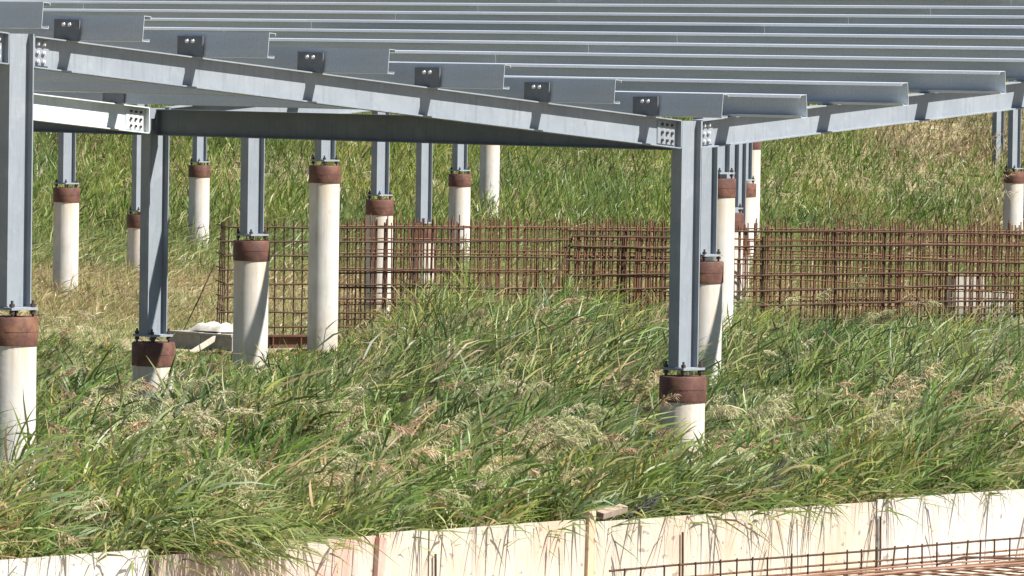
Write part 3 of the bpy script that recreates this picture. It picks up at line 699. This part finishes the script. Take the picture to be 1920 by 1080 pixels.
bn = vnoise(x * 1.6, y * .5, 2.6, 66)[:, None]; bh = (1 - bn) * np.array([[.55, .66, .75]]) + bn * np.array([[1.15, 1.05, .95]]); bh = bh * RNG.uniform(.85, 1.15, (len(x), 1))
st = np.clip(.05 + .85 * smooth(.48, .66, vnoise(x * 1.5, y * .6, 3.2, 62)) * (.10 + right * .95) + .08 * right, 0, 1)
stems(rb, x, y, H * RNG.uniform(.75, 1.2, len(x)), st, 7, wind_at(x, y) * .2, .029, lean=.3, seg=2, upright=1.5, leaflen=.38, pal=PAL_BANK, hue=bh)
rb.build('reed_bank', 'leaf', 'tall bright green reeds covering the bank behind the piles')
rb = Ribbons()
x, y = scatter(-16, 16, 118, 156, 1.6); ok = in_view(x, y, 2) & ((x > 4) | (RNG.random(len(x)) < .4)); x, y = x[ok], y[ok]
ok = (vnoise(x, y, 3.2, 62) > .5) | (RNG.random(len(x)) < .15); x, y = x[ok], y[ok]; n = len(x)
w = wind_at(x, y); d = unit(np.stack([w[:, 0] * .6, w[:, 1] * .6, RNG.uniform(0, 1., n)], 1))
plumes(rb, x, y, ground_z(x, y) + RNG.uniform(1.1, 1.6, n), d, RNG.uniform(.28, .45, n), BROWN[RNG.integers(0, 4, n)], 22)
rb.build('bank_plumes', 'plume', 'tan plumes scattered over the reeds of the bank')

# --- single reed stalks that stand out against the piles
def stalk(loc, h, lean, label, n=7, col=(.07, .09, .035), up=.0):
    rb = Ribbons(); base = np.array([loc], float); d = unit(np.array([[lean[0], lean[1], 1.0]]))
    c = np.array([col]); rb.add(base, d, np.array([h]), np.array([.012]), np.array([.05]), c, 5, None, .3)
    for k in range(n):
        f = .35 + .6 * k / n; p = base + d * h * f; p[:, 2] -= .05 * h * f * f
        rb.add(p, unit(np.array([[1.0 if k % 3 else -.5, RNG.uniform(-.3, .3), RNG.uniform(.0, .5) + up]])), np.array([RNG.uniform(.16, .3)]), np.array([.016]), np.array([RNG.uniform(0, .3)]), c * RNG.uniform(.8, 1.3), 4)
    V = np.concatenate(rb.V); F = np.concatenate(rb.F); me = bpy.data.meshes.new('reed_stalk'); 
    me.from_pydata((V - base).tolist(), [], F.tolist()); me.update()
    at = me.attributes.new('tint', 'FLOAT_COLOR', 'POINT'); at.data.foreach_set('color', np.concatenate([np.concatenate(rb.C), np.ones((len(V), 1))], 1).astype(np.float32).ravel())
    me.materials.append(M['leaf']); o = link('reed_stalk', me, None, loc); tag(o, label, 'reed', 'single reed stalks against the piles')
p = W(-LA, 0); stalk((p.x - .14, p.y - .42, .0), 1.15, (.22, 0), 'dark reed stalk leaning before the pile at the cleated rafter\'s raised end', 9)
p = W(2 * LA, 3 * LB); stalk((p.x + .0, p.y - .5, -.02), .45, (.15, 0), 'dark tuft stalk before the tall pile without rebar in front', 6, up=.9)
p = W(0, LB); stalk((p.x + .05, p.y - .5, .0), .62, (.5, 0), 'drooping reed stalk across the half shaded pile', 8, (.12, .13, .05))
p = W(0, 0); stalk((p.x + .02, p.y - .5, .0), .62, (.3, 0), 'short reed stalk before the short corner pile', 5)

# --- grey dead tufts caught behind the formwork
def dead_tuft(loc, L, label):
    rb = Ribbons(); n = 90; base = np.zeros((n, 3)); base[:, :2] = RNG.normal(0, .03, (n, 2)); base += np.array([[.55, 0, .5]]) * (RNG.random((n, 1)) * L * .9)
    d = unit(np.array([[.62, 0, .62]]) + RNG.normal(0, .2, (n, 3)))
    rb.add(base, d, RNG.uniform(.3, .6, n) * L, RNG.uniform(.010, .02, n), RNG.uniform(0, .3, n), np.array([[.13, .13, .125]]) * RNG.uniform(.55, 1.5, (n, 1)), 3)
    V = np.concatenate(rb.V); F = np.concatenate(rb.F); me = bpy.data.meshes.new('dead_reed_tuft'); me.from_pydata(V.tolist(), [], F.tolist()); me.update()
    at = me.attributes.new('tint', 'FLOAT_COLOR', 'POINT'); at.data.foreach_set('color', np.concatenate([np.concatenate(rb.C), np.ones((len(V), 1))], 1).astype(np.float32).ravel())
    me.materials.append(M['plume']); tag(link('dead_reed_tuft', me, None, loc), label, 'dead reeds')
p = wall_pt(-1.35, .45, .12); dead_tuft(p, .62, 'grey dead reed tuft slanting up behind the long cream panel')
p = wall_pt(-3.0, .22, .1); dead_tuft(p, .36, 'small grey dead reed tuft beside the timber offcut')
